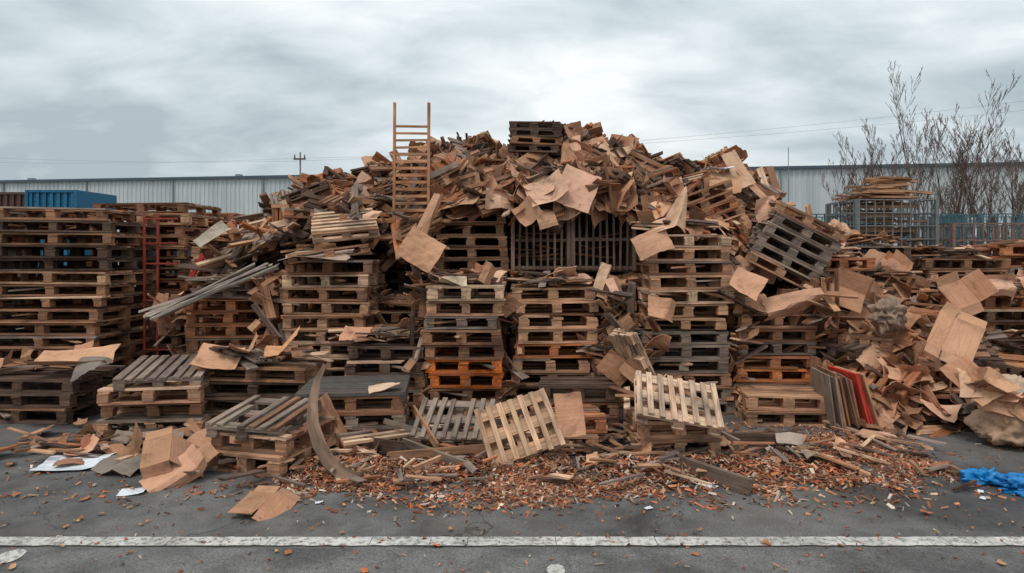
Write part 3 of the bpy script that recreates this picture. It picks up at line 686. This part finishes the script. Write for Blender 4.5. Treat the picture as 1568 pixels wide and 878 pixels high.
def ribbed(name,x,y,z,w,dp,h,col):
    mb=MB(); mb.box((x,y+dp/2,z+h/2),(w,dp,h),I3,col,2,0)
    n=int(w/.16)
    for i in range(n): mb.box((x-w/2+.08+i*w/n,y-.02,z+h/2),(.07,.04,h-.1),I3,jc(col,.15),2,0)
    for zz in (z+.03,z+h-.03): mb.box((x,y-.03,zz),(w+.02,.06,.06),I3,jc(col,.05),2,0)
    for sx in (-1,1): mb.box((x+sx*w/2,y-.03,z+h/2),(.07,.08,h),I3,jc(col,.05),2,0)
    mb.build(name)
ribbed('blue_shipping_container',-11.25,16,0,1.2,1.6,3.2,(.015,.13,.24))
ribbed('brown_shipping_container',-13.0,16.6,0,2.2,2.0,3.2,(.10,.05,.035))
ribbed('dark_storage_container',-9.4,18,0,1.6,2,2.75,(.03,.045,.06))

# ------------------------------------------------------------ WORLD / LIGHT
w=bpy.data.worlds.new('World'); scene.world=w; w.use_nodes=True; nt=w.node_tree; nt.nodes.clear()
out=N(nt,'ShaderNodeOutputWorld'); sky=N(nt,'ShaderNodeTexSky',sky_type='NISHITA'); sky.sun_disc=False
tc=N(nt,'ShaderNodeTexCoord'); sp=N(nt,'ShaderNodeSeparateXYZ'); nt.links.new(tc.outputs['Generated'],sp.inputs[0])
def M(op,a,b_=None):
    n=N(nt,'ShaderNodeMath',operation=op)
    for i,v in enumerate((a,b_)):
        if v is None: continue
        if isinstance(v,(int,float)): n.inputs[i].default_value=v
        else: nt.links.new(v,n.inputs[i])
    return n.outputs[0]
zc=M('MAXIMUM',sp.outputs[2],0.0); den=M('ADD',zc,.30)
cb=N(nt,'ShaderNodeCombineXYZ'); nt.links.new(M('DIVIDE',sp.outputs[0],den),cb.inputs[0]); nt.links.new(M('DIVIDE',sp.outputs[1],den),cb.inputs[1])
mp=N(nt,'ShaderNodeMapping'); mp.inputs['Rotation'].default_value=(0,0,math.radians(40)); mp.inputs['Scale'].default_value=(.75,1.15,1); mp.inputs['Location'].default_value=(4.1,1.7,0)
nt.links.new(cb.outputs[0],mp.inputs[0])
n1=noise(nt,mp.outputs[0],1.25,4,.48,.35); n2=noise(nt,mp.outputs[0],4.0,6,.55,.4)
f=M('ADD',M('MULTIPLY',n1,.66),M('MULTIPLY',n2,.34))
cc=ramp(nt,f,[(.38,(.43,.51,.55)),(.46,(.58,.66,.695)),(.53,(.72,.79,.81)),(.62,(.93,.96,.965))])
hz=M('ADD',.96,M('MULTIPLY',zc,.55))
sc=N(nt,'ShaderNodeVectorMath',operation='SCALE'); nt.links.new(cc,sc.inputs[0]); nt.links.new(hz,sc.inputs['Scale'])
b1=N(nt,'ShaderNodeBackground'); nt.links.new(sky.outputs[0],b1.inputs[0]); b1.inputs[1].default_value=.1
b2=N(nt,'ShaderNodeBackground'); nt.links.new(sc.outputs[0],b2.inputs[0]); b2.inputs[1].default_value=1.0
mx=N(nt,'ShaderNodeMixShader'); mx.inputs[0].default_value=.95
nt.links.new(b1.outputs[0],mx.inputs[1]); nt.links.new(b2.outputs[0],mx.inputs[2]); nt.links.new(mx.outputs[0],out.inputs[0])
sl=bpy.data.lights.new('sun','SUN'); sl.energy=1.4; sl.angle=math.radians(14); sl.color=(1,.94,.87)
so=bpy.data.objects.new('sun',sl); scene.collection.objects.link(so)
sd=Vector((-.45,-.6,1.3)).normalized(); so.rotation_euler=sd.to_track_quat('Z','Y').to_euler(); so.location=(0,0,20)
sky.sun_elevation=math.asin(sd.z); sky.sun_rotation=math.atan2(sd.x,sd.y)
# ------------------------------------------------------------ CAMERA
cd=bpy.data.cameras.new('camera'); cd.lens=22.96; cd.sensor_width=36; cd.shift_y=-.0344; cd.clip_end=1500; cd.clip_start=.05
co=bpy.data.objects.new('camera',cd); co.location=(0,0,1.7); co.rotation_euler=(math.radians(90),0,0); scene.collection.objects.link(co); scene.camera=co
scene.view_settings.view_transform='Standard'; scene.view_settings.look='None'; scene.view_settings.exposure=0
